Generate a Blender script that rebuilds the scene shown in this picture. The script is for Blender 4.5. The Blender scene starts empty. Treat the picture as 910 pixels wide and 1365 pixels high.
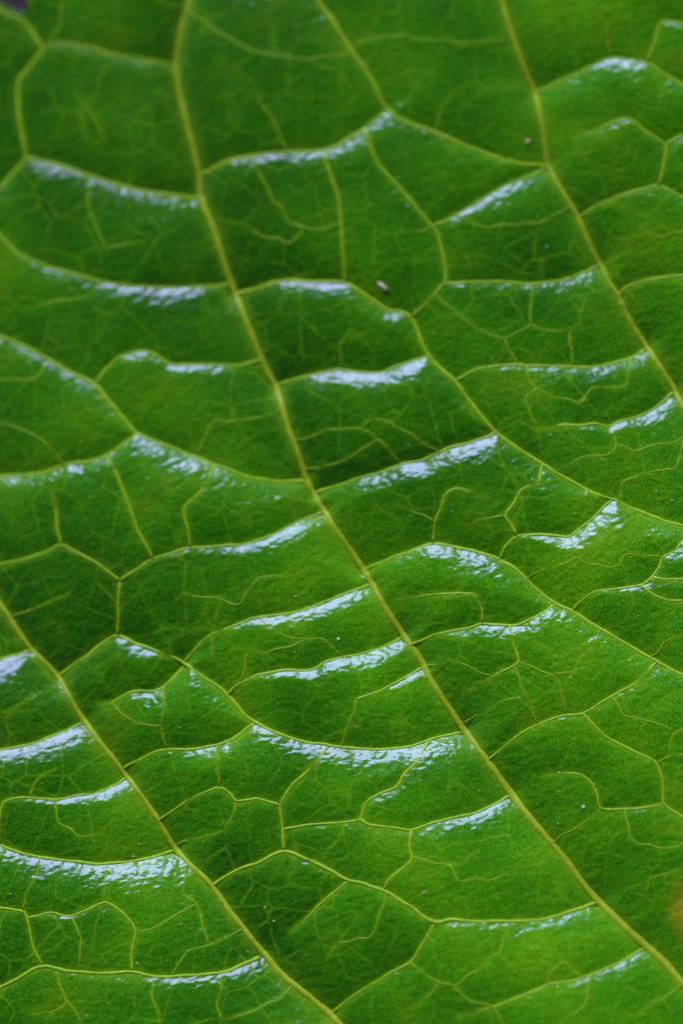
import bpy, math, random
import numpy as np
from mathutils import Matrix, Vector

# ------------------------------------------------------------------ camera, sky, sun, exposure
PXW, PXH = 910.0, 1365.0            # the photograph's pixels
LENS, SENS = 100.0, 36.0
DIST = 0.222                        # camera to the leaf, metres
TILT = math.radians(21)             # camera axis against the leaf's normal
BR = np.array([0.42, -0.907, 0.0])  # the leaf comes nearer to the camera this way
BR /= np.linalg.norm(BR)
VIEW = math.sin(TILT) * BR + math.cos(TILT) * np.array([0, 0, 1.0])   # from the leaf to the camera
CAMP = VIEW * DIST
_f = -VIEW
_up = np.array([0.0, 1.0, 0.0])
_r = np.cross(_f, _up); _r /= np.linalg.norm(_r)
_u = np.cross(_r, _f)

scene = bpy.context.scene
col = scene.collection
cd = bpy.data.cameras.new('camera')
cam = bpy.data.objects.new('camera', cd); col.objects.link(cam)
M = Matrix(((_r[0], _u[0], VIEW[0], CAMP[0]), (_r[1], _u[1], VIEW[1], CAMP[1]),
            (_r[2], _u[2], VIEW[2], CAMP[2]), (0, 0, 0, 1)))
cam.matrix_world = M
cd.sensor_fit = 'VERTICAL'; cd.sensor_height = SENS; cd.sensor_width = 24; cd.lens = LENS
cd.clip_start = 0.005; cd.clip_end = 50
cd.dof.use_dof = True
cd.dof.focus_distance = DIST - 0.0055
cd.dof.aperture_fstop = 14.5
scene.camera = cam

# the slope of the leaf that throws the sky's bright side back at the camera
HN = np.array([-0.03, 0.99, 0.0]); HN /= np.linalg.norm(HN)
_th = math.radians(21)
_n = math.cos(_th) * np.array([0, 0, 1.0]) + math.sin(_th) * HN
SUND = 2 * np.dot(_n, VIEW) * _n - VIEW
SUND /= np.linalg.norm(SUND)
elev = math.asin(SUND[2]); azim = math.atan2(SUND[0], SUND[1])

world = bpy.data.worlds.new('World'); scene.world = world; world.use_nodes = True
wn = world.node_tree
sky = wn.nodes.new('ShaderNodeTexSky'); sky.sky_type = 'NISHITA'; sky.sun_disc = False
sky.sun_elevation = elev; sky.sun_rotation = azim
wn.links.new(sky.outputs[0], wn.nodes['Background'].inputs[0])
wn.nodes['Background'].inputs[1].default_value = 0.05

sd = bpy.data.lights.new('sun', 'SUN'); sun = bpy.data.objects.new('sun', sd); col.objects.link(sun)
sd.energy = 5.0; sd.angle = math.radians(27); sd.color = (0.50, 0.565, 1.0)
sun.rotation_euler = Vector(SUND).to_track_quat('Z', 'Y').to_euler()
sun.location = Vector(SUND) * 2

vs = scene.view_settings
vs.view_transform = 'Standard'; vs.look = 'None'; vs.gamma = 1; vs.exposure = 0.15
vs.use_curve_mapping = False

# ------------------------------------------------------------------ veins, traced as pixels of the photograph
# lateral veins
S = [
 [(-75,690),(-35,750),(0,803),(41,864),(77,902),(112,961),(160,1022),(211,1093),(235,1133),(283,1182),(310,1219),(351,1271),(382,1305),(436,1349),(470,1385),(540,1455),(640,1550)],
 [(330,-130),(290,-70),(262,-22),(249,10),(239,55),(235,92),(244,143),(256,191),(266,232),(268,262),(283,300),(299,350),(310,381),(332,437),(351,483),(370,521),(382,565),(399,609),(409,640),(429,677),(453,714),(486,762),(511,806),(535,844),(559,878),(579,915),(604,953),(622,978),(650,1015),(678,1054),(712,1098),(747,1138),(777,1179),(811,1216),(852,1254),(883,1282),(908,1311),(960,1365),(1040,1440),(1130,1520)],
 [(640,-120),(655,-50),(668,0),(683,49),(702,99),(714,126),(723,174),(730,220),(746,249),(770,290),(793,342),(811,374),(825,398),(838,425),(859,459),(890,505),(908,538),(960,620),(1030,720),(1120,840),(1230,960)],
]
# strong veins that loop between the lateral ones: (depth factor, points)
L = [
 ((0.2, 0.7),[(400,-60),(424,0),(446,32),(467,65),(491,99),(516,146),(545,163),(573,174),(608,189),(641,203),(682,215),(712,220),(731,221)]),
 ((0.95, 0.5),[(516,146),(504,157),(470,181),(446,196),(426,201),(389,203),(341,208),(300,216),(268,234)]),
 ((1.0, 1.35),[(308,396),(320,391),(351,381),(382,374),(419,376),(460,377),(491,396),(518,413),(547,423),(569,470),(590,493),(607,508),(631,541),(661,576),(692,599),(723,619),(757,640),(791,657),(825,669),(848,680),(873,690),(907,700),(970,716),(1060,735)]),
 ((1.6, 1.1),[(480,762),(494,755),(518,745),(545,735),(576,724),(600,729),(627,734),(648,740),(665,745),(692,763),(716,786),(740,806),(764,815),(787,830),(821,850),(852,869),(873,881),(907,898),(970,926),(1060,960)]),
 ((0.05, 0.85),[(-60,0),(-25,4),(0,14),(20,22),(37,34),(51,55),(58,65),(37,92),(24,112),(26,153),(34,198),(37,211),(82,221),(112,232),(136,240),(170,250),(204,257),(259,264),(268,262)]),
 ((0.1, 1.6),[(-120,400),(-60,425),(0,449),(27,459),(68,481),(102,500),(126,512),(147,538),(170,563),(184,578),(211,590),(252,606),(290,621),(327,635),(361,641),(408,642)]),
 ((1.7, 1.3),[(78,902),(109,879),(136,859),(158,847),(184,859),(215,871),(244,883),(269,900),(300,922),(320,946),(341,964),(375,979),(412,990),(450,995),(491,999),(532,997),(559,992),(586,983),(620,975)]),
 ((0.35, 0.6),[(283,1182),(310,1163),(341,1151),(377,1134),(409,1146),(446,1163),(464,1173),(511,1186),(545,1208),(578,1228),(604,1227),(668,1229),(702,1227),(736,1223),(764,1214),(800,1202)]),
 (1.15,[(-110,1090),(-45,1108),(0,1126),(20,1134),(44,1141),(95,1148),(136,1152),(191,1146),(235,1134)]),
 ((0.15, 0.65),[(-60,1340),(0,1317),(27,1303),(55,1288),(82,1293),(136,1298),(178,1296),(208,1302),(252,1301),(286,1298),(308,1293),(348,1275)]),
]
# cross veins: (depth factor, points)
X = [
 ((0.2, 1.1),[(576,302),(596,293),(620,279),(641,267),(668,250),(700,236),(726,222)]),
 (0.4,[(547,423),(566,405),(593,374),(590,341),(583,310),(576,302),(538,256),(504,218),(490,178)]),
 ((0.35, 1.15),[(593,376),(640,376),(672,376),(702,379),(736,376),(764,369),(798,355)]),
 (0.35,[(460,377),(457,340),(455,300),(450,259),(440,232),(430,203)]),
 ((0.35, 1.15),[(607,508),(614,503),(631,493),(651,489),(690,486),(699,488),(750,488),(787,490),(818,483),(845,475),(864,464)]),
 ((0.4, 1.2),[(716,569),(733,570),(750,566),(774,567),(794,565),(810,569),(825,561),(852,555),(873,544),(899,523)]),
 ((1.35, 0.35),[(716,124),(736,112),(760,101),(784,90),(811,78),(838,80),(862,83),(879,95),(907,112),(960,140)]),
 (0.4,[(862,83),(869,65),(879,29),(900,29),(940,36)]),
 ((0.5, 0.5),[(772,291),(791,276),(821,262),(845,254),(876,247),(893,254),(908,262),(960,285)]),
 (0.35,[(876,247),(883,221),(886,194),(859,174),(835,157),(811,165),(791,174),(774,175)]),
 (0.5,[(886,194),(907,181),(950,165)]),
 ((0.45, 0.5),[(825,398),(830,387),(845,377),(869,371),(907,367),(970,362)]),
 ((1.7, 1.15),[(371,516),(380,510),(402,503),(429,497),(450,493),(477,496),(504,497),(532,488),(552,481),(570,473)]),
 ((1.7, 1.4),[(424,655),(450,647),(477,638),(508,630),(535,618),(562,614),(590,601),(604,596),(627,590),(651,582),(662,576)]),
 ((0.6, 1.7),[(665,745),(673,728),(689,714),(719,713),(757,715),(770,707),(791,690),(812,668)]),
 (0.3,[(689,714),(682,700),(673,687),(682,674),(695,652),(716,643),(722,620)]),
 (0.3,[(576,724),(579,697),(588,676),(593,658),(608,651),(630,656),(648,664)]),
 (0.8,[(764,815),(770,803),(793,788),(818,785),(856,779),(867,770),(879,753),(881,743),(900,733),(908,721),(925,703)]),
 (0.4,[(867,770),(883,772),(908,773),(960,776)]),
 (0.35,[(856,779),(869,792),(890,801),(908,801),(940,799)]),
 ((0.4, 1.25),[(545,862),(552,857),(583,845),(604,840),(627,837),(642,831),(661,833),(689,833),(712,823),(740,807)]),
 (0.4,[(532,797),(559,794),(598,791),(631,792),(641,809),(642,831)]),
 (0.4,[(620,922),(655,903),(689,884),(690,876),(682,850),(680,833)]),
 ((0.4, 0.4),[(652,1014),(678,990),(706,970),(736,958),(753,953),(777,951),(804,934),(839,915),(859,898),(876,883)]),
 (0.4,[(777,951),(804,980),(839,999),(873,1016),(883,1042),(884,1071),(907,1087),(960,1115)]),
 (0.35,[(884,1071),(845,1078),(801,1078),(796,1059),(787,1042),(767,1030),(723,1032)]),
 ((0.1, 0.6),[(58,65),(75,58),(112,61),(143,70),(177,77),(235,85)]),
 (0.8,[(37,211),(20,228),(0,249),(-40,275)]),
 ((0.05, 0.95),[(-60,275),(0,313),(20,334),(41,346),(68,357),(112,369),(136,376),(170,381),(221,384),(273,382),(309,379)]),
 ((0.9, 1.35),[(184,578),(167,589),(143,607),(116,616),(89,619),(55,630),(0,635),(-60,642)]),
 (0.55,[(126,512),(140,493),(160,476),(194,468),(218,480),(228,486),(259,486),(293,487),(320,486),(352,480)]),
 ((1.25, 0.4),[(431,686),(395,697),(368,711),(341,721),(320,726),(303,726),(290,728),(252,731),(204,745),(184,758),(160,774)]),
 (0.5,[(160,774),(158,799),(158,827),(158,847)]),
 (0.4,[(160,774),(129,750),(102,736),(82,726),(61,736),(34,745),(0,752),(-40,760)]),
 (0.3,[(82,726),(77,707),(75,680),(70,655)]),
 (0.3,[(204,745),(198,731),(184,707),(172,672),(153,626),(143,607)]),
 (0.3,[(252,731),(252,711),(245,678),(266,657),(285,622)]),
 ((1.3, 0.7),[(493,780),(486,782),(460,791),(429,804),(392,816),(368,820),(334,825),(303,837),(276,850),(259,866),(245,882)]),
 ((1.25, 0.8),[(540,848),(518,859),(484,871),(436,881),(416,893),(378,894),(341,901),(320,910),(303,924)]),
 ((0.95, 0.4),[(566,888),(552,896),(528,910),(508,920),(474,933)]),
 ((2.6, 0.6),[(246,885),(242,891),(218,915),(201,922),(175,922),(153,934),(133,937)]),
 ((0.4, 1.6),[(165,1024),(191,1010),(221,998),(252,999),(283,995),(303,989),(320,978),(341,964)]),
 (0.4,[(218,1088),(249,1068),(290,1049),(306,1057),(315,1068),(344,1064),(373,1072)]),
 (0.4,[(440,994),(416,1020),(402,1034),(385,1051),(373,1073),(377,1104),(377,1134)]),
 (0.5,[(377,1104),(412,1100),(446,1097),(479,1093),(486,1071),(504,1059),(528,1049),(538,1032),(552,1018),(574,990)]),
 ((0.35, 1.0),[(479,1093),(491,1100),(521,1103),(547,1107),(573,1098),(604,1090),(631,1085),(651,1076),(670,1066),(684,1060)]),
 (0.3,[(547,1107),(545,1127),(550,1144),(535,1158),(518,1172),(511,1186)]),
 (0.6,[(578,1228),(573,1243),(559,1264),(545,1284),(515,1300),(487,1318),(460,1335),(440,1353)]),
 (0.5,[(464,1173),(436,1197),(416,1216),(389,1240)]),
 ((1.3, 1.3),[(42,866),(20,874),(0,879),(-60,892)]),
 (1.0,[(113,962),(109,964),(82,976),(41,992),(0,1000),(-60,1008)]),
 ((0.9, 0.3),[(170,1036),(157,1044),(129,1057),(102,1061),(72,1066),(41,1063),(5,1068),(-2,1104),(0,1126)]),
 (0.4,[(-40,1207),(0,1211),(31,1214),(37,1225),(44,1260),(55,1288)]),
 (0.3,[(37,1225),(68,1217),(97,1221),(140,1203),(167,1219),(181,1240),(175,1267),(178,1296)]),
 ((0.1, 0.5),[(610,1355),(656,1342),(685,1332),(731,1313),(770,1306),(804,1293),(838,1276),(862,1262)]),
]
# fine veinlets
V = [
 [(416,580),(436,575),(470,572),(494,578),(515,595),(535,616)],
 [(453,490),(453,459),(467,447),(484,444)],
 [(525,672),(552,682),(566,687),(579,697)],
 [(673,687),(661,687),(631,694)],
 [(881,743),(869,741),(832,740),(825,755),(781,751),(770,741),(760,720)],
 [(726,758),(750,752),(767,745)],
 [(689,884),(719,893),(740,900),(747,915),(752,952)],
 [(740,900),(767,893),(767,883),(791,857),(798,840)],
 [(801,1078),(777,1097),(750,1114)],
 [(832,1080),(833,1090),(837,1114)],
 [(818,935),(832,953),(859,963),(883,967)],
 [(940,970),(908,973),(896,975),(893,990)],
 [(883,859),(900,847),(925,843)],
 [(930,1003),(896,1005),(877,1017)],
 [(58,65),(80,34),(85,-20)],
 [(102,123),(129,157),(140,184)],
 [(143,330),(177,322),(191,322)],
 [(119,279),(136,317),(140,340)],
 [(34,410),(68,403),(112,398),(136,388)],
 [(273,585),(286,558),(300,561),(354,553),(376,546)],
 [(-30,510),(0,507),(48,503),(68,482)],
 [(-30,562),(0,565),(41,575),(65,592),(85,616)],
 [(235,799),(245,791),(269,795),(286,794),(307,803),(320,806),(327,792),(344,770),(382,769),(409,762)],
 [(34,815),(68,803),(92,791)],
 [(474,933),(470,953),(460,980),(455,995)],
 [(218,915),(218,946),(215,968),(221,998)],
 [(181,963),(198,966),(215,968)],
 [(291,1028),(290,1049)],
 [(315,1068),(312,1087),(302,1107)],
 [(262,1116),(285,1110),(302,1104)],
 [(550,1144),(579,1149),(612,1151),(637,1134)],
 [(436,1277),(446,1264),(455,1247)],
 [(545,1284),(573,1305),(604,1315),(624,1332),(656,1342),(668,1364),(680,1385)],
 [(731,1313),(733,1294),(747,1282)],
 [(665,1267),(641,1288),(610,1306)],
 [(610,1175),(634,1170),(655,1175),(695,1155)],
 [(781,1337),(753,1359),(735,1375)],
 [(890,1325),(866,1342),(845,1356)],
 [(545,1345),(573,1325)],
 [(42,1063),(51,1035),(75,1024)],
 [(72,1066),(77,1095),(95,1104),(106,1115),(126,1112),(140,1104)],
 [(140,1203),(140,1179)],
 [(181,1240),(201,1237),(232,1218),(259,1208)],
 [(33,1214),(36,1192),(43,1177)],
 [(97,1221),(111,1250),(109,1262)],
 [(44,1352),(68,1349),(90,1335),(80,1308)],
 [(90,1335),(106,1352),(114,1375)],
 [(204,1303),(204,1328),(213,1361),(216,1380)],
 [(213,1361),(226,1363)],
 [(296,1360),(324,1354),(344,1344),(368,1332)],
 [(290,1342),(293,1327)],
 [(252,1267),(290,1255)],
 [(344,129),(368,170),(387,203)],
 [(280,34),(307,52),(348,72),(412,78),(457,73),(470,68)],
 [(470,66),(481,55),(518,48),(566,53),(615,56),(678,56)],
 [(249,10),(266,24),(279,34)],
 [(249,10),(228,6),(205,-4)],
 [(351,245),(389,300),(426,305),(455,300)],
 [(579,173),(585,150),(596,129),(608,122)],
 [(640,302),(678,300),(719,296),(740,285)],
 [(610,418),(637,439),(673,452),(706,434),(729,439),(757,442),(770,430)],
 [(706,434),(707,408),(709,380)],
 [(757,442),(760,459)],
 [(673,452),(685,473),(690,486)],
 [(702,490),(706,507),(716,519),(736,529),(774,537)],
 [(716,519),(699,535)],
 [(787,519),(804,515),(832,514)],
 [(813,570),(821,593),(808,609),(777,609)],
 [(821,593),(845,601),(869,592),(893,592),(925,582)],
 [(825,668),(828,643),(842,635),(873,628),(900,626)],
 [(811,78),(810,65),(808,34)],
 [(852,303),(879,317),(908,308),(930,304)],
 [(532,310),(555,307),(576,302)],
 [(498,556),(515,562),(540,575),(585,600)],
 [(430,620),(452,616),(474,606)],
 [(501,1230),(498,1242),(494,1250)],
 [(400,1155),(428,1148),(446,1163)],
 [(640,950),(668,935),(692,928)],
 [(600,880),(625,888),(655,903)],
 [(360,840),(395,852),(430,850)],
 [(330,870),(372,866),(410,858)],
 [(690,900),(700,925),(705,940)],
 [(850,1125),(880,1130),(905,1128)],
 [(842,1183),(870,1170),(908,1160),(930,1158)],
 [(160,476),(178,480),(215,468)],
 [(330,300),(352,318),(388,322)],
 [(245,1190),(262,1205),(268,1225)],
]

# ------------------------------------------------------------------ from pixels to the leaf (metres), by the ray through the pixel
def unproj(uv, z):
    uv = np.asarray(uv, float); z = np.broadcast_to(np.asarray(z, float), uv.shape[:1])
    k = SENS / LENS / PXH
    d = ((uv[:, 0] - PXW / 2) * k)[:, None] * _r + ((PXH / 2 - uv[:, 1]) * k)[:, None] * _u + _f
    t = (z - CAMP[2]) / d[:, 2]
    return CAMP[:2] + d[:, :2] * t[:, None]

def smooth(pts, step, soft=1.0):
    """Catmull-Rom through the points, resampled evenly."""
    P = np.asarray(pts, float)
    if len(P) < 2: return P
    Q = np.vstack([2 * P[0] - P[1], P, 2 * P[-1] - P[-2]])
    out = []
    for i in range(1, len(Q) - 2):
        t = np.linspace(0, 1, 10, endpoint=False)[:, None]
        a, b, c, d = Q[i - 1], Q[i], Q[i + 1], Q[i + 2]
        out.append(soft * 0.5 * (2 * b + (c - a) * t + (2 * a - 5 * b + 4 * c - d) * t * t + (3 * b - a - 3 * c + d) * t ** 3) + (1 - soft) * (b + (c - b) * t))
    out.append(P[-1:]); C = np.vstack(out)
    s = np.concatenate([[0], np.cumsum(np.linalg.norm(np.diff(C, axis=0), axis=1))])
    n = max(3, int(round(s[-1] / step)) + 1)
    u = np.linspace(0, s[-1], n)
    return np.stack([np.interp(u, s, C[:, k]) for k in range(C.shape[1])], 1)

MM = 0.001
veins = []                                  # dict(cls, amp, px)
for p in S: veins.append(dict(cls='S', amp=1.0, px=p))
for a, p in L: veins.append(dict(cls='L', amp=a, px=p))
for a, p in X: veins.append(dict(cls='X', amp=a, px=p))
for p in V: veins.append(dict(cls='V', amp=1.0, px=p))
# veinlets that end in the open run on to the nearest vein
_poly = [smooth(v['px'], 4) for v in veins]
for k, v in enumerate(veins):
    if v['cls'] not in 'VX': continue       # a cross vein only snaps on, a veinlet may run on
    for end in (0, -1):
        p = np.asarray(v['px'][end], float); q = np.asarray(v['px'][1 if end == 0 else -2], float)
        go = (p - q) / (np.linalg.norm(p - q) + 1e-6); best = None
        for m, o in enumerate(_poly):
            if m == k: continue
            dv = o - p; dd = np.linalg.norm(dv, axis=1)
            if dd.min() < 13: best = ('near', o[dd.argmin()]); break
            sc = dd * (1.7 - (dv @ go) / (dd + 1e-6)); sc[(dv @ go) < 0.25 * dd] = 1e9
            i = sc.argmin()
            if sc[i] < 1e8 and dd[i] < 46 and (best is None or sc[i] < best[0]): best = (sc[i], o[i])
        v['free'] = v.get('free', ()) + (best is None or (v['cls'] == 'X' and best[0] != 'near'),)
        if best is not None and best[0] == 'near':
            lst = list(v['px']); lst[end] = tuple(best[1]); v['px'] = lst
        elif best is not None and v['cls'] == 'V':
            d = best[1] - p; nrm = np.array([-d[1], d[0]]) * 0.04 * (1 if k % 2 else -1)
            ext = [tuple(p + d * .5 + nrm), tuple(best[1])]
            v['px'] = (ext[::-1] + list(v['px'])) if end == 0 else (list(v['px']) + ext)
# beyond the frame the same pattern goes on from one lateral vein to the next
far = []
def outside(p, m=30):
    q = np.asarray(p)
    return bool(np.all((q[:, 0] < -m) | (q[:, 0] > PXW + m) | (q[:, 1] < -m) | (q[:, 1] > PXH + m)))
for (dx, dy) in ((500, -20), (-505, 25), (-1010, 50), (600, 1120), (-560, -1150), (95, 1170), (-90, -1180), (560, -1190), (-420, 1190), (1000, -40)):
    for v in veins[:]:
        q = [(x + dx, y + dy) for x, y in v['px']]
        if v['cls'] != 'S' and outside(q):
            far.append(dict(cls=v['cls'], amp=v['amp'], px=q))
for base, (dx, dy) in ((0, (-505, 25)), (1, (-1010, 45)), (2, (500, -20)), (2, (1000, -40))):
    q = [(x + dx, y + dy) for x, y in S[base]]
    q = [p for p in q if not (-20 < p[0] < PXW + 20 and -20 < p[1] < PXH + 20)]
    far.append(dict(cls='S', amp=0.9, px=q))
far.append(dict(cls='S', amp=0.9, px=[(-75, 690), (-140, 590), (-200, 480), (-230, 380)]))
allv = veins + far

# groove: depth and reach of the wide trough, depth and reach of the steep fold at the vein, mm
SLOPE = dict(S=(1.9, 4.8, 0.12, 0.8), L=(0.22, 2.6, 0.48, 1.10), X=(0.18, 2.3, 0.44, 0.98), V=(0.0, 0.55, 0.035, 0.4))

def vnoise(x, y, scale, seed):
    """Smooth value noise in -1..1."""
    rs = np.random.RandomState(seed); T = rs.rand(256, 256) * 2 - 1
    X_, Y_ = x / scale + 700.3, y / scale + 700.7
    i, j = np.floor(X_).astype(int), np.floor(Y_).astype(int)
    fx, fy = X_ - i, Y_ - j
    fx = fx ** 3 * (fx * (6 * fx - 15) + 10); fy = fy ** 3 * (fy * (6 * fy - 15) + 10)
    g = lambda a, b: T[a % 256, b % 256]
    return (g(i, j) * (1 - fx) + g(i + 1, j) * fx) * (1 - fy) + (g(i, j + 1) * (1 - fx) + g(i + 1, j + 1) * fx) * fy

def blur(h, s):
    n = int(3 * s) + 1; k = np.exp(-0.5 * (np.arange(-n, n + 1) / s) ** 2); k /= k.sum()
    for ax in (0, 1):
        p = np.pad(h, [(n, n) if a == ax else (0, 0) for a in (0, 1)], mode='edge')
        h = sum(k[m] * (p[m:m + h.shape[0], :] if ax == 0 else p[:, m:m + h.shape[1]]) for m in range(2 * n + 1))
    return h

def fields(xs, ys, fine):
    """Height of the blade in mm over the grid xs, ys (mm), and how near a vein each point is."""
    acc = {c: np.zeros((len(xs), len(ys)), np.float32) for c in ('S', 'C', 'V')}
    prox = np.zeros((len(xs), len(ys)), np.float32); fold = np.zeros((len(xs), len(ys)), np.float32)
    PN = 4
    for v in allv:
        D, w, D2, w2 = SLOPE[v['cls']]
        key = 'C' if v['cls'] in 'LX' else v['cls']
        q = v['fld']; pad = 4.2 * w
        i0, i1 = np.searchsorted(xs, [q[:, 0].min() - pad, q[:, 0].max() + pad])
        j0, j1 = np.searchsorted(ys, [q[:, 1].min() - pad, q[:, 1].max() + pad])
        if i1 <= i0 or j1 <= j0: continue
        gx = xs[i0:i1].astype(np.float32)[:, None]; gy = ys[j0:j1].astype(np.float32)[None, :]
        d2 = np.full((i1 - i0, j1 - j0), 1e9, np.float32)
        am = v['amp']; a0, a1 = am if isinstance(am, tuple) else (am, am)
        av = np.full(d2.shape, a0, np.float32); ny_ = np.zeros(d2.shape, np.float32); ns = len(q) - 1; vary = a0 != a1
        for si, (a, b) in enumerate(zip(q[:-1], q[1:])):
            ii0, ii1 = np.searchsorted(xs[i0:i1], [min(a[0], b[0]) - pad, max(a[0], b[0]) + pad])
            jj0, jj1 = np.searchsorted(ys[j0:j1], [min(a[1], b[1]) - pad, max(a[1], b[1]) + pad])
            X_, Y_ = gx[ii0:ii1], gy[:, jj0:jj1]
            ex, ey = b - a; l2 = ex * ex + ey * ey + 1e-12
            t = np.clip(((X_ - a[0]) * (ex / l2) + (Y_ - a[1]) * (ey / l2)), 0, 1).astype(np.float32)
            dd = (X_ - a[0] - t * ex) ** 2 + (Y_ - a[1] - t * ey) ** 2
            sub = d2[ii0:ii1, jj0:jj1]
            np.copyto(ny_[ii0:ii1, jj0:jj1], (Y_ - a[1] - t * ey).astype(np.float32), where=dd < sub)
            if vary: np.copyto(av[ii0:ii1, jj0:jj1], (a0 + (a1 - a0) * (si + t) / ns).astype(np.float32), where=dd < sub)
            np.minimum(sub, dd.astype(np.float32), out=sub)
        d = np.sqrt(d2)
        A, A2 = D * (0.5 + 0.25 * (a0 + a1)), D2 * av
        e = A * (np.exp(-d / w) - math.exp(-4.2)); e = np.maximum(e, 0)
        acc[key][i0:i1, j0:j1] += e ** PN
        up = np.clip(ny_ / np.maximum(d, 0.02), 0, 1)      # the fold is steep below a vein and easy above it
        e = A2 * np.exp(-d / (w2 * av ** 0.6 * (1 + 1.6 * up)))
        sub = fold[i0:i1, j0:j1]; np.maximum(sub, e, out=sub)
        pw = dict(S=0.55, L=0.32, X=0.26, V=0.13)[v['cls']]; ps = dict(S=1, L=.9, X=.85, V=.9)[v['cls']]
        sub = prox[i0:i1, j0:j1]; np.maximum(sub, (ps * np.exp(-(d / pw) ** 1.5)).astype(np.float32), out=sub)
    XX, YY = np.meshgrid(xs, ys, indexing='ij')
    h = -acc['S'] ** (1 / PN)
    var = 1 + 0.22 * vnoise(XX, YY, 7, 3) + 0.14 * vnoise(XX, YY, 2.6, 4)
    h = h - acc['C'] ** (1 / PN) - fold * var
    # the leaf's own slow curl
    h = h + 0.5 * vnoise(XX, YY, 26, 11) + 0.0012 * np.clip(YY - 6, 0, 45) ** 2
    if fine:
        h = blur(h, 1.3)
        rx, ry = 0.86 * XX + 0.5 * YY, (-0.5 * XX + 0.86 * YY) * 1.9
        h = h + 0.030 * vnoise(XX, YY, 2.4, 21) + 0.014 * vnoise(rx, ry, 0.95, 22) + 0.007 * vnoise(rx, ry, 0.42, 23)
    return h, prox

def sample(h, xs, ys, q):
    i = np.clip(np.searchsorted(xs, q[:, 0]) - 1, 0, len(xs) - 2); j = np.clip(np.searchsorted(ys, q[:, 1]) - 1, 0, len(ys) - 2)
    fx = np.clip((q[:, 0] - xs[i]) / (xs[i + 1] - xs[i]), 0, 1); fy = np.clip((q[:, 1] - ys[j]) / (ys[j + 1] - ys[j]), 0, 1)
    return (h[i, j] * (1 - fx) + h[i + 1, j] * fx) * (1 - fy) + (h[i, j + 1] * (1 - fx) + h[i + 1, j + 1] * fx) * fy

def axis(lo, hi, step, ext):
    core = np.arange(lo, hi, step); out = []; s = step; x = core[-1]
    while x < hi + ext: s = min(s * 1.12, 1.0); x += s; out.append(x)
    inn = []; s = step; x = core[0]
    while x > lo - ext: s = min(s * 1.12, 1.0); x -= s; inn.append(x)
    return np.concatenate([inn[::-1], core, out])

corners = unproj([(-15, -15), (PXW + 15, -15), (-15, PXH + 15), (PXW + 15, PXH + 15)], 0) / MM
lo, hi = corners.min(0) - 1.0, corners.max(0) + 1.0
EXT = 34
# the veins lie deeper than the panels: put them where the ray meets the sunken surface
for v in allv:
    v['spx'] = smooth(v['px'], 12 if v['cls'] in 'SL' else 6, dict(S=1, L=.9, X=.6, V=.3)[v['cls']])
    if v['cls'] == 'V' and len(v['spx']) > 4:
        n_ = len(v['spx']); a_ = np.arange(n_) * 6.0; sd_ = v['spx'][0, 0] * 1.7
        w_ = np.sin(np.linspace(0, np.pi, n_)) ** .5
        v['spx'] = v['spx'] + np.stack([vnoise(a_, a_ * 0 + sd_, 17, 70) * w_, vnoise(a_, a_ * 0 + sd_, 17, 71) * w_], 1) * 2.6
    v['z'] = np.zeros(len(v['spx']))
cx, cy = axis(lo[0], hi[0], 0.5, EXT), axis(lo[1], hi[1], 0.5, EXT)
for it in range(3):
    for v in allv: v['fld'] = unproj(v['spx'], v['z'] * MM) / MM
    if it == 2: break
    hc, _ = fields(cx, cy, False)
    for v in allv: v['z'] = sample(hc, cx, cy, v['fld'])
STEP = 0.1
xs, ys = axis(lo[0], hi[0], STEP, EXT), axis(lo[1], hi[1], STEP, EXT)
H, PROX = fields(xs, ys, True)

def on_leaf(px):
    """A pixel of the photograph as a point on the blade, mm."""
    q = unproj([px], 0) / MM
    for _ in range(6):
        z = sample(H, xs, ys, q); q = unproj([px], z * MM) / MM
    return np.array([q[0, 0], q[0, 1], sample(H, xs, ys, q)[0]])

# ------------------------------------------------------------------ materials
def new_mat(name):
    m = bpy.data.materials.new(name); m.use_nodes = True
    nt = m.node_tree; b = nt.nodes['Principled BSDF']
    def N(t, **k):
        n = nt.nodes.new(t)
        for a, v in k.items(): setattr(n, a, v)
        return n
    return m, nt, b, N, nt.links.new

def noise(N, Lk, co, scale, detail=2, rough=0.5):
    n = N('ShaderNodeTexNoise'); n.inputs['Scale'].default_value = scale
    n.inputs['Detail'].default_value = detail; n.inputs['Roughness'].default_value = rough
    Lk(co, n.inputs['Vector']); return n.outputs['Fac']

def ramp(N, Lk, fac, stops):
    r = N('ShaderNodeValToRGB'); e = r.color_ramp.elements
    while len(e) < len(stops): e.new(0.5)
    for k, (p, c) in enumerate(stops): e[k].position = p; e[k].color = (*c, 1)
    Lk(fac, r.inputs[0]); return r.outputs[0]

def mix(N, Lk, fac, a, b, mode='MIX'):
    m = N('ShaderNodeMix', data_type='RGBA', blend_type=mode)
    for s, v in ((m.inputs[0], fac), (m.inputs[6], a), (m.inputs[7], b)):
        if hasattr(v, 'is_linked'): Lk(v, s)
        else: s.default_value = v if not isinstance(v, tuple) else (*v, 1)
    return m.outputs[2]

def math_(N, Lk, op, a, b, clamp=False):
    m = N('ShaderNodeMath', operation=op, use_clamp=clamp)
    for s, v in ((m.inputs[0], a), (m.inputs[1], b)):
        if hasattr(v, 'is_linked'): Lk(v, s)
        else: s.default_value = v
    return m.outputs[0]

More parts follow.
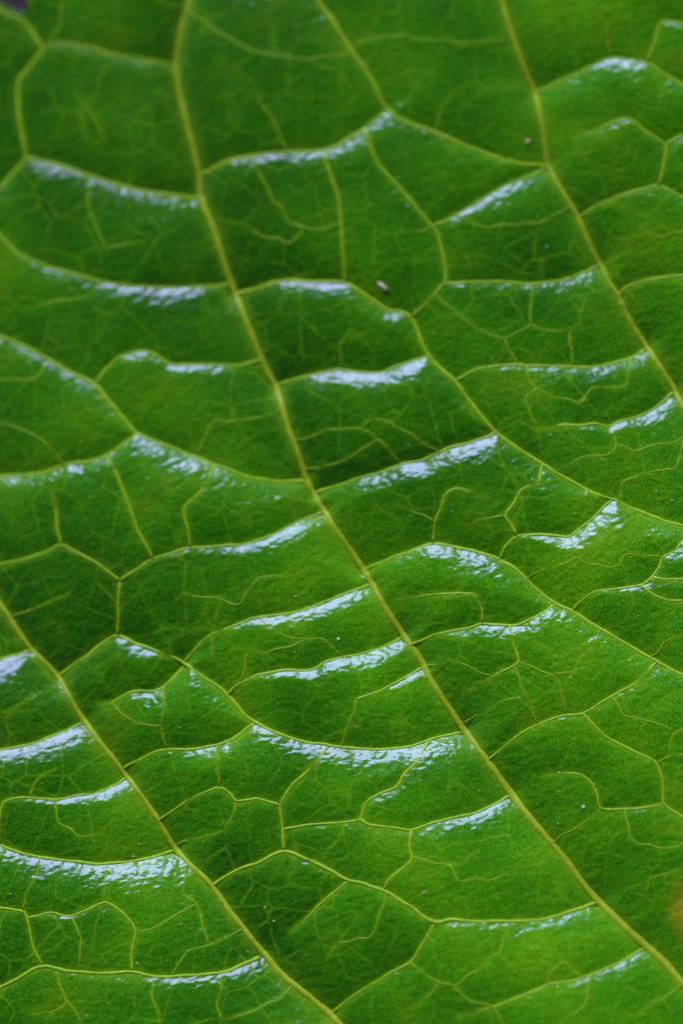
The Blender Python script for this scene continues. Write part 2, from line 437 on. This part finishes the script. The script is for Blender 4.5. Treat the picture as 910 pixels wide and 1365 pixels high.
def leaf_material():
    m, nt, b, N, Lk = new_mat('leaf_green')
    co = N('ShaderNodeTexCoord').outputs['Object']
    # slow drift of the green plus painted light falloff, then patches inside the panels
    base = ramp(N, Lk, noise(N, Lk, co, 75, 4, .6), [(0.30, (0.022, 0.160, 0.0004)), (0.5, (0.055, 0.285, 0.0006)), (0.70, (0.135, 0.430, 0.0009))])
    gr = N('ShaderNodeVectorMath', operation='DOT_PRODUCT'); Lk(co, gr.inputs[0]); gr.inputs[1].default_value = (6.5, -2.0, 0)  # shade towards the left and top, painted into the green
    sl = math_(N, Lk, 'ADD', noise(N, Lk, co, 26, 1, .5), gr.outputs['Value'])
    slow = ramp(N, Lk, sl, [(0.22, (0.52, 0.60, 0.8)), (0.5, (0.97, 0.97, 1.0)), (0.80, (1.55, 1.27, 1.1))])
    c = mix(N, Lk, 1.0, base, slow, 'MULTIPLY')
    fine = ramp(N, Lk, noise(N, Lk, co, 8200, 2, .8), [(0.30, (0.45, 0.54, 0.6)), (0.70, (1.55, 1.45, 1.4))])
    c = mix(N, Lk, 0.8, c, fine, 'MULTIPLY')
    pv = N('ShaderNodeTexVoronoi'); pv.inputs['Scale'].default_value = 5200; Lk(co, pv.inputs['Vector'])
    peb = ramp(N, Lk, pv.outputs['Distance'], [(0.1, (1.28, 1.22, 1.2)), (0.75, (0.55, 0.64, 0.7))])
    c = mix(N, Lk, 0.7, c, peb, 'MULTIPLY')
    # the closed net of the finest veins, two meshes, wandering
    wn_ = N('ShaderNodeTexNoise'); wn_.inputs['Scale'].default_value = 700; wn_.inputs['Detail'].default_value = 1; Lk(co, wn_.inputs['Vector'])
    wa = N('ShaderNodeVectorMath', operation='MULTIPLY_ADD'); Lk(wn_.outputs['Color'], wa.inputs[0]); wa.inputs[1].default_value = (.00045,) * 3; Lk(co, wa.inputs[2])
    fl = N('ShaderNodeMapping'); fl.inputs['Scale'].default_value = (1, 1, 0); Lk(wa.outputs[0], fl.inputs[0]); wco = fl.outputs[0]
    def net(scale):
        v = N('ShaderNodeTexVoronoi', feature='DISTANCE_TO_EDGE'); v.inputs['Scale'].default_value = scale; Lk(wco, v.inputs['Vector']); return v.outputs['Distance']
    n1, n2 = net(330), net(1150)
    fade = ramp(N, Lk, noise(N, Lk, co, 260, 2, .5), [(0.38, (0.30,) * 3), (0.62, (1,) * 3)])
    l1 = math_(N, Lk, 'MULTIPLY', ramp(N, Lk, n1, [(0.0, (1,) * 3), (0.035, (0,) * 3)]), fade)
    l2 = ramp(N, Lk, n2, [(0.0, (1,) * 3), (0.11, (0,) * 3)])
    c = mix(N, Lk, math_(N, Lk, 'MULTIPLY', l1, 0.62), c, (0.21, 0.42, 0.003))
    c = mix(N, Lk, math_(N, Lk, 'MULTIPLY', l2, 0.18), c, (0.15, 0.38, 0.003))
    # yellowing blotches
    yb = ramp(N, Lk, noise(N, Lk, co, 150, 3, .6), [(0.56, (0, 0, 0)), (0.72, (1, 1, 1))])
    c = mix(N, Lk, math_(N, Lk, 'MULTIPLY', yb, 0.32), c, (0.17, 0.24, 0.002))
    at = N('ShaderNodeAttribute', attribute_name='vein_nearness')
    c = mix(N, Lk, math_(N, Lk, 'MULTIPLY', at.outputs['Fac'], 0.62), c, (0.24, 0.42, 0.004))
    bl = N('ShaderNodeAttribute', attribute_name='blemish')
    c = mix(N, Lk, bl.outputs['Fac'], c, (0.50, 0.42, 0.008))
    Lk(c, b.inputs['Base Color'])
    rg = ramp(N, Lk, noise(N, Lk, co, 500, 2, .6), [(0.3, (0.10,) * 3), (0.7, (0.19,) * 3)])
    Lk(rg, b.inputs['Roughness'])
    b.inputs['Specular Tint'].default_value = (0.92, 0.78, 1.0, 1)
    b.inputs['IOR'].default_value = 1.45; b.inputs['Specular IOR Level'].default_value = 0.32
    # puckered cells between the finest veins, drawn out along the lateral direction
    mp = N('ShaderNodeMapping'); mp.inputs['Rotation'].default_value = (0, 0, math.radians(-28)); mp.inputs['Scale'].default_value = (0.7, 1.2, 0)
    Lk(wa.outputs[0], mp.inputs[0])
    vo = N('ShaderNodeTexVoronoi', feature='SMOOTH_F1'); vo.inputs['Scale'].default_value = 2100; vo.inputs['Smoothness'].default_value = .35; Lk(mp.outputs[0], vo.inputs['Vector'])
    hgt = math_(N, Lk, 'SUBTRACT', math_(N, Lk, 'MULTIPLY', noise(N, Lk, mp.outputs[0], 1900, 1, .5), 1.0), math_(N, Lk, 'MULTIPLY', vo.outputs['Distance'], 1.0))
    hgt = math_(N, Lk, 'SUBTRACT', hgt, math_(N, Lk, 'MULTIPLY', ramp(N, Lk, n2, [(0.0, (1,) * 3), (0.3, (0,) * 3)]), 0.5))
    hgt = math_(N, Lk, 'ADD', hgt, math_(N, Lk, 'MULTIPLY', noise(N, Lk, mp.outputs[0], 5500, 1, .5), 0.30))
    bp = N('ShaderNodeBump'); bp.inputs['Strength'].default_value = 1.0; bp.inputs['Distance'].default_value = 0.000029
    Lk(hgt, bp.inputs['Height']); Lk(bp.outputs[0], b.inputs['Normal'])
    return m

def vein_material(name, ca, cb, rough):
    m, nt, b, N, Lk = new_mat(name)
    co = N('ShaderNodeTexCoord').outputs['Object']
    c = ramp(N, Lk, noise(N, Lk, co, 420, 3, .6), [(0.3, ca), (0.7, cb)])
    f = ramp(N, Lk, noise(N, Lk, co, 3500, 2, .6), [(0.3, (0.75,) * 3), (0.7, (1.2,) * 3)])
    Lk(mix(N, Lk, 0.8, c, f, 'MULTIPLY'), b.inputs['Base Color'])
    b.inputs['Roughness'].default_value = rough; b.inputs['Specular IOR Level'].default_value = 0.15
    bp = N('ShaderNodeBump'); bp.inputs['Strength'].default_value = .7; bp.inputs['Distance'].default_value = 0.00003
    Lk(noise(N, Lk, co, 2500, 2, .6), bp.inputs['Height']); Lk(bp.outputs[0], b.inputs['Normal'])
    return m

def plain_material(name, a, c2, scale, rough=0.6):
    m, nt, b, N, Lk = new_mat(name)
    co = N('ShaderNodeTexCoord').outputs['Object']
    Lk(ramp(N, Lk, noise(N, Lk, co, scale, 4, .6), [(0.3, a), (0.7, c2)]), b.inputs['Base Color'])
    b.inputs['Roughness'].default_value = rough
    return m

M_LEAF = leaf_material()
M_S = vein_material('vein_olive', (0.34, 0.46, 0.006), (0.49, 0.59, 0.014), 0.45)
M_X = vein_material('vein_yellow_green', (0.32, 0.55, 0.006), (0.48, 0.68, 0.014), 0.45)
M_V = vein_material('veinlet_green', (0.25, 0.46, 0.004), (0.40, 0.58, 0.008), 0.45)
M_SOIL = plain_material('dark_soil', (0.022, 0.007, 0.001), (0.050, 0.017, 0.003), 30, 0.9)
M_PALE = plain_material('pale_grain', (0.75, 0.66, 0.36), (0.88, 0.78, 0.46), 3000, 0.6)
M_TAN = plain_material('tan_grain', (0.60, 0.34, 0.12), (0.75, 0.46, 0.18), 3000, 0.6)
M_BROWN = plain_material('brown_husk', (0.72, 0.48, 0.24), (0.95, 0.74, 0.46), 2500, 0.6)
M_PINK = plain_material('pink_grain', (0.75, 0.34, 0.26), (0.85, 0.50, 0.40), 2500, 0.6)

# ------------------------------------------------------------------ the ground far below
def link_mesh(name, verts, faces, mat, parent=None, smooth_=True):
    me = bpy.data.meshes.new(name)
    me.from_pydata([tuple(p) for p in verts], [], [tuple(f) for f in faces])
    me.materials.append(mat)
    if smooth_: me.polygons.foreach_set('use_smooth', [True] * len(me.polygons))
    o = bpy.data.objects.new(name, me); col.objects.link(o); o.parent = parent
    return o

n = 40; gv = []; gf = []
for i in range(n + 1):
    for j in range(n + 1):
        x, y = (i / n - .5) * 6, (j / n - .5) * 6
        gv.append((x, y, -0.32 + 0.02 * math.sin(3.1 * x + 1) * math.cos(2.7 * y)))
for i in range(n):
    for j in range(n):
        a = i * (n + 1) + j; gf.append((a, a + n + 1, a + n + 2, a + 1))
ground = link_mesh('ground', gv, gf, M_SOIL); ground['kind'] = 'structure'

# ------------------------------------------------------------------ the leaf
leaf = bpy.data.objects.new('leaf', None); col.objects.link(leaf)
leaf.empty_display_size = 0.02
leaf['label'] = 'large glossy green leaf with impressed yellow-green veins filling the whole view'
leaf['category'] = 'leaf'

def in_poly(px, py, poly):
    c = np.zeros(px.shape, bool); n_ = len(poly)
    for i in range(n_):
        x0, y0 = poly[i]; x1, y1 = poly[(i + 1) % n_]
        if y0 == y1: continue
        c ^= ((y0 > py) != (y1 > py)) & (px < (x1 - x0) * (py - y0) / (y1 - y0) + x0)
    return c

XX, YY = np.meshgrid(xs, ys, indexing='ij')
npx = smooth([(-420, -700), (-220, -160), (-70, -28), (-8, -2), (16, 9), (30, 16), (35, 12), (37, 0), (40, -40), (60, -220), (90, -700)], 8)
notch = unproj(npx, 0) / MM
for _ in range(5): notch = unproj(npx, sample(H, xs, ys, notch) * MM) / MM
keep = ~in_poly(XX, YY, [tuple(p) for p in notch])
ctr = (lo + hi) / 2; rad = (hi - lo) / 2 + EXT
keep &= (np.abs((XX - ctr[0]) / rad[0]) ** 3.2 + np.abs((YY - ctr[1]) / rad[1]) ** 3.2) < 0.98

nx, ny = len(xs), len(ys)
idx = -np.ones(nx * ny, np.int64)
qk = keep[:-1, :-1] & keep[1:, :-1] & keep[1:, 1:] & keep[:-1, 1:]
I, J = np.nonzero(qk)
quads = np.stack([I * ny + J, (I + 1) * ny + J, (I + 1) * ny + J + 1, I * ny + J + 1], 1)
used = np.unique(quads); idx[used] = np.arange(len(used)); quads = idx[quads]
co = np.stack([XX.ravel()[used], YY.ravel()[used], H.ravel()[used]], 1) * MM
me = bpy.data.meshes.new('blade')
me.vertices.add(len(co)); me.vertices.foreach_set('co', co.astype(np.float32).ravel())
me.loops.add(quads.size); me.loops.foreach_set('vertex_index', quads.astype(np.int32).ravel())
me.polygons.add(len(quads)); me.polygons.foreach_set('loop_start', np.arange(0, quads.size, 4, dtype=np.int32))
me.polygons.foreach_set('use_smooth', np.ones(len(quads), bool))
me.update(calc_edges=True)
at = me.attributes.new('vein_nearness', 'FLOAT', 'POINT'); at.data.foreach_set('value', PROX.ravel()[used].astype(np.float32))
B0 = on_leaf((915, 1215))
bd = np.sqrt(((XX.ravel()[used] - B0[0]) / 1.7) ** 2 + ((YY.ravel()[used] - B0[1]) / 2.3) ** 2)
bd = bd * (1 + 0.25 * vnoise(XX.ravel()[used], YY.ravel()[used], 1.2, 40))
at = me.attributes.new('blemish', 'FLOAT', 'POINT'); at.data.foreach_set('value', (0.85 * np.clip(1.25 - bd, 0, 1) ** 1.3).astype(np.float32))
me.materials.append(M_LEAF)
blade = bpy.data.objects.new('blade', me); col.objects.link(blade); blade.parent = leaf
so = blade.modifiers.new('thickness', 'SOLIDIFY'); so.thickness = 0.00022; so.offset = -1; so.use_rim = True

rng = random.Random(5)
def vein_shape(v, r0, r1, sides, lift, seed):
    """A flattened rib along the groove: verts (m) and faces."""
    q2 = v['fld']
    q2 = smooth(q2, 0.30)
    z = sample(H, xs, ys, q2)
    k = 5; zp = np.pad(z, k, mode='edge'); z = np.convolve(zp, np.ones(2 * k + 1) / (2 * k + 1), 'valid') * .5 + z * .5
    n_ = len(q2); u = np.linspace(0, 1, n_)
    s = np.arange(n_) * 0.3
    wob = 1 + 0.18 * vnoise(s, s * 0 + seed * 3.7, 1.3, 60) + 0.16 * vnoise(s, s * 0 + seed * 1.9, 0.5, 61)
    r = (r0 + (r1 - r0) * u) * wob
    fr = v.get('free', (False, False)); run = min(2.2, s[-1] * .5) + 1e-6      # a free end thins out
    if fr[0]: r = r * (0.3 + 0.7 * np.clip(s / run, 0, 1)); z = z - 0.05 * (1 - np.clip(s / run, 0, 1))
    if fr[1]: r = r * (0.3 + 0.7 * np.clip((s[-1] - s) / run, 0, 1)); z = z - 0.05 * (1 - np.clip((s[-1] - s) / run, 0, 1))
    if v['cls'] in 'LX':                                                       # and swells where it joins another
        if not fr[0]: r = r * (1 + 0.45 * np.exp(-s / 0.5))
        if not fr[1]: r = r * (1 + 0.45 * np.exp(-(s[-1] - s) / 0.5))
    tan = np.gradient(q2, axis=0); tan /= np.linalg.norm(tan, axis=1)[:, None] + 1e-9
    side = np.stack([-tan[:, 1], tan[:, 0]], 1)
    if v['cls'] == 'V': z = z + 0.022 * vnoise(s, s * 0 + seed * 2.3, 0.8, 63) - 0.004
    jit = (0.07 if v['cls'] == 'S' else 0.14 if v['cls'] != 'V' else 0.0) * vnoise(s, s * 0 + seed, 1.1, 62)
    vs_, fs = [], []
    for i in range(n_):
        e = 1.0
        if i == 0 or i == n_ - 1: e = 0.35
        for m in range(sides):
            a = 2 * math.pi * m / sides
            off = side[i] * (math.cos(a) * r[i] * e + jit[i] * min(1, r0 * 4))
            vs_.append(((q2[i, 0] + off[0]) * MM, (q2[i, 1] + off[1]) * MM, (z[i] + lift * r[i] + math.sin(a) * r[i] * e * 0.38) * MM))
    for i in range(n_ - 1):
        for m in range(sides):
            a, b = i * sides + m, i * sides + (m + 1) % sides
            fs.append((a, b, b + sides, a + sides))
    fs.append(tuple(range(sides))[::-1]); fs.append(tuple((n_ - 1) * sides + m for m in range(sides)))
    return vs_, fs

for k, v in enumerate(veins):
    c = v['cls']
    if c == 'S':
        r0, r1 = ((0.19, 0.26), (0.15, 0.31), (0.16, 0.23))[k]
        vs_, fs = vein_shape(v, r0, r1, 10, 0.12, k)
        o = link_mesh('lateral_vein', vs_, fs, M_S, leaf)
    elif c == 'L':
        vs_, fs = vein_shape(v, 0.120, 0.120, 8, 0.10, k); o = link_mesh('looping_vein', vs_, fs, M_X, leaf)
    elif c == 'X':
        r = 0.068 + 0.030 * (v['amp'] if not isinstance(v['amp'], tuple) else sum(v['amp']) / 2)
        vs_, fs = vein_shape(v, r, r, 8, 0.08, k); o = link_mesh('cross_vein', vs_, fs, M_X, leaf)
    else:
        vs_, fs = vein_shape(v, 0.050, 0.044, 6, 0.35, k); o = link_mesh('veinlet', vs_, fs, M_V, blade)
# the veins beyond the frame, as one network
fv, ff = [], []
for k, v in enumerate(far):
    if v['cls'] == 'V': continue
    q = v['fld']; ok = (np.abs((q[:, 0] - ctr[0]) / rad[0]) ** 3.2 + np.abs((q[:, 1] - ctr[1]) / rad[1]) ** 3.2 < 0.93) & ~in_poly(q[:, 0], q[:, 1], [tuple(p) for p in notch])
    if ok.sum() < 3 or not ok.all() and v['cls'] == 'X': continue
    i0_ = int(np.argmax(ok)); i1_ = i0_ + int(np.argmin(np.append(ok[i0_:], False)))
    if i1_ - i0_ < 3: continue
    v['fld'] = q[i0_:i1_]
    r = dict(S=0.25, L=0.15, X=0.11)[v['cls']]
    vs_, fs = vein_shape(v, r, r, 6, 0.1, k + 500); b0 = len(fv)
    fv += vs_; ff += [tuple(i + b0 for i in f) for f in fs]
net = link_mesh('vein_network', fv, ff, M_X, leaf); net['kind'] = 'stuff'

# ------------------------------------------------------------------ specks lying on the leaf
def grain(name, px, length, width, ang, mat, label, group=None, seed=0):
    c = on_leaf(px); rs = np.random.RandomState(seed + 7)
    nu, nv_ = 9, 6; vs_, fs = [], []
    ph = rs.rand(4) * 6
    for i in range(nv_ + 1):
        t = math.pi * i / nv_
        for j in range(nu):
            a = 2 * math.pi * j / nu
            w = 1 + 0.16 * math.sin(2 * a + ph[0]) + 0.12 * math.sin(3 * a + 2 * t + ph[1]) + 0.08 * rs.randn()
            vs_.append((length / 2 * -math.cos(t) * (1 + .05 * rs.randn()), width / 2 * math.sin(t) * math.cos(a) * w, width / 2 * 0.45 * math.sin(t) * math.sin(a) * w))
    for i in range(nv_):
        for j in range(nu):
            a, b = i * nu + j, i * nu + (j + 1) % nu
            fs.append((a, b, b + nu, a + nu))
    vs_ = [(x * MM, y * MM, z * MM) for x, y, z in vs_]
    o = link_mesh(name, vs_, fs, mat)
    o.location = (c[0] * MM, c[1] * MM, (c[2] + width * 0.12) * MM); o.rotation_euler = (0, 0, ang)
    o['label'] = label; o['category'] = 'speck'
    if group: o['group'] = group
    return o

grain('brown_husk', (510, 382), 1.1, 0.4, math.radians(-42), M_BROWN, 'elongated pinkish brown husk lying beside the fork of a looping vein', seed=1)
LONE = [   # px, length, width, degrees, material, label
 ((703, 189), 0.55, 0.50, 20, M_TAN, 'round tan grain in the corner where a looping vein meets a lateral vein'),
 ((332, 437), 0.34, 0.32, 0, M_PALE, 'small white grain stuck on the middle lateral vein'),
 ((228, 487), 0.42, 0.36, 30, M_PALE, 'white grain at the start of a short cross vein on a dark panel'),
 ((402, 826), 0.55, 0.34, 40, M_PINK, 'pinkish grain caught in a bright reflection below a cross vein'),
 ((451, 852), 0.36, 0.34, 0, M_PALE, 'round white grain between two bright cross vein reflections'),
 ((394, 795), 0.36, 0.28, 0, M_TAN, 'tan grain just above the brightest cross vein reflection'),
 ((777, 1076), 0.38, 0.36, 0, M_PALE, 'bright cream grain beside a kinked cross vein on a dark panel'),
 ((55, 1016), 0.42, 0.30, 0, M_TAN, 'tan grain just below a wide bright reflection'),
 ((565, 1190), 0.55, 0.22, 35, M_TAN, 'thin tan sliver lying above a looping vein'),
]
for k, (p, l, w, d, m, lab) in enumerate(LONE):
    grain('grain', p, l * .7, w * .7, math.radians(d), m, lab, seed=20 + k)
TANS = [(186, 1126), (178, 1142), (502, 674), (603, 681), (505, 1141), (330, 1268), (320, 1276), (394, 1202), (745, 1055), (14, 1192), (242, 1232), (743, 1098), (656, 479), (733, 580), (393, 869), (612, 1054), (151, 780), (118, 480)]
PALES = [(622, 343), (544, 593), (745, 1030), (183, 1284), (57, 1044), (353, 1210), (365, 1228), (638, 1054), (852, 398), (874, 655), (877, 683), (895, 667), (116, 1354), (372, 1312), (139, 1216), (475, 968), (38, 814), (678, 1052), (240, 970), (728, 329), (543, 274), (760, 903), (850, 821), (692, 930)]
for k, p in enumerate(TANS):
    w = rng.uniform(.09, .15); grain('grain', p, w * rng.uniform(1.0, 1.5), w, rng.uniform(0, 3), M_TAN, 'tiny tan speck lying on the green blade', 'tiny tan specks on the leaf', 60 + k)
for k, p in enumerate(PALES):
    w = rng.uniform(.08, .14); grain('grain', p, w * rng.uniform(1.0, 1.4), w, rng.uniform(0, 3), M_PALE, 'tiny pale dust speck lying on the green blade', 'tiny pale specks on the leaf', 120 + k)
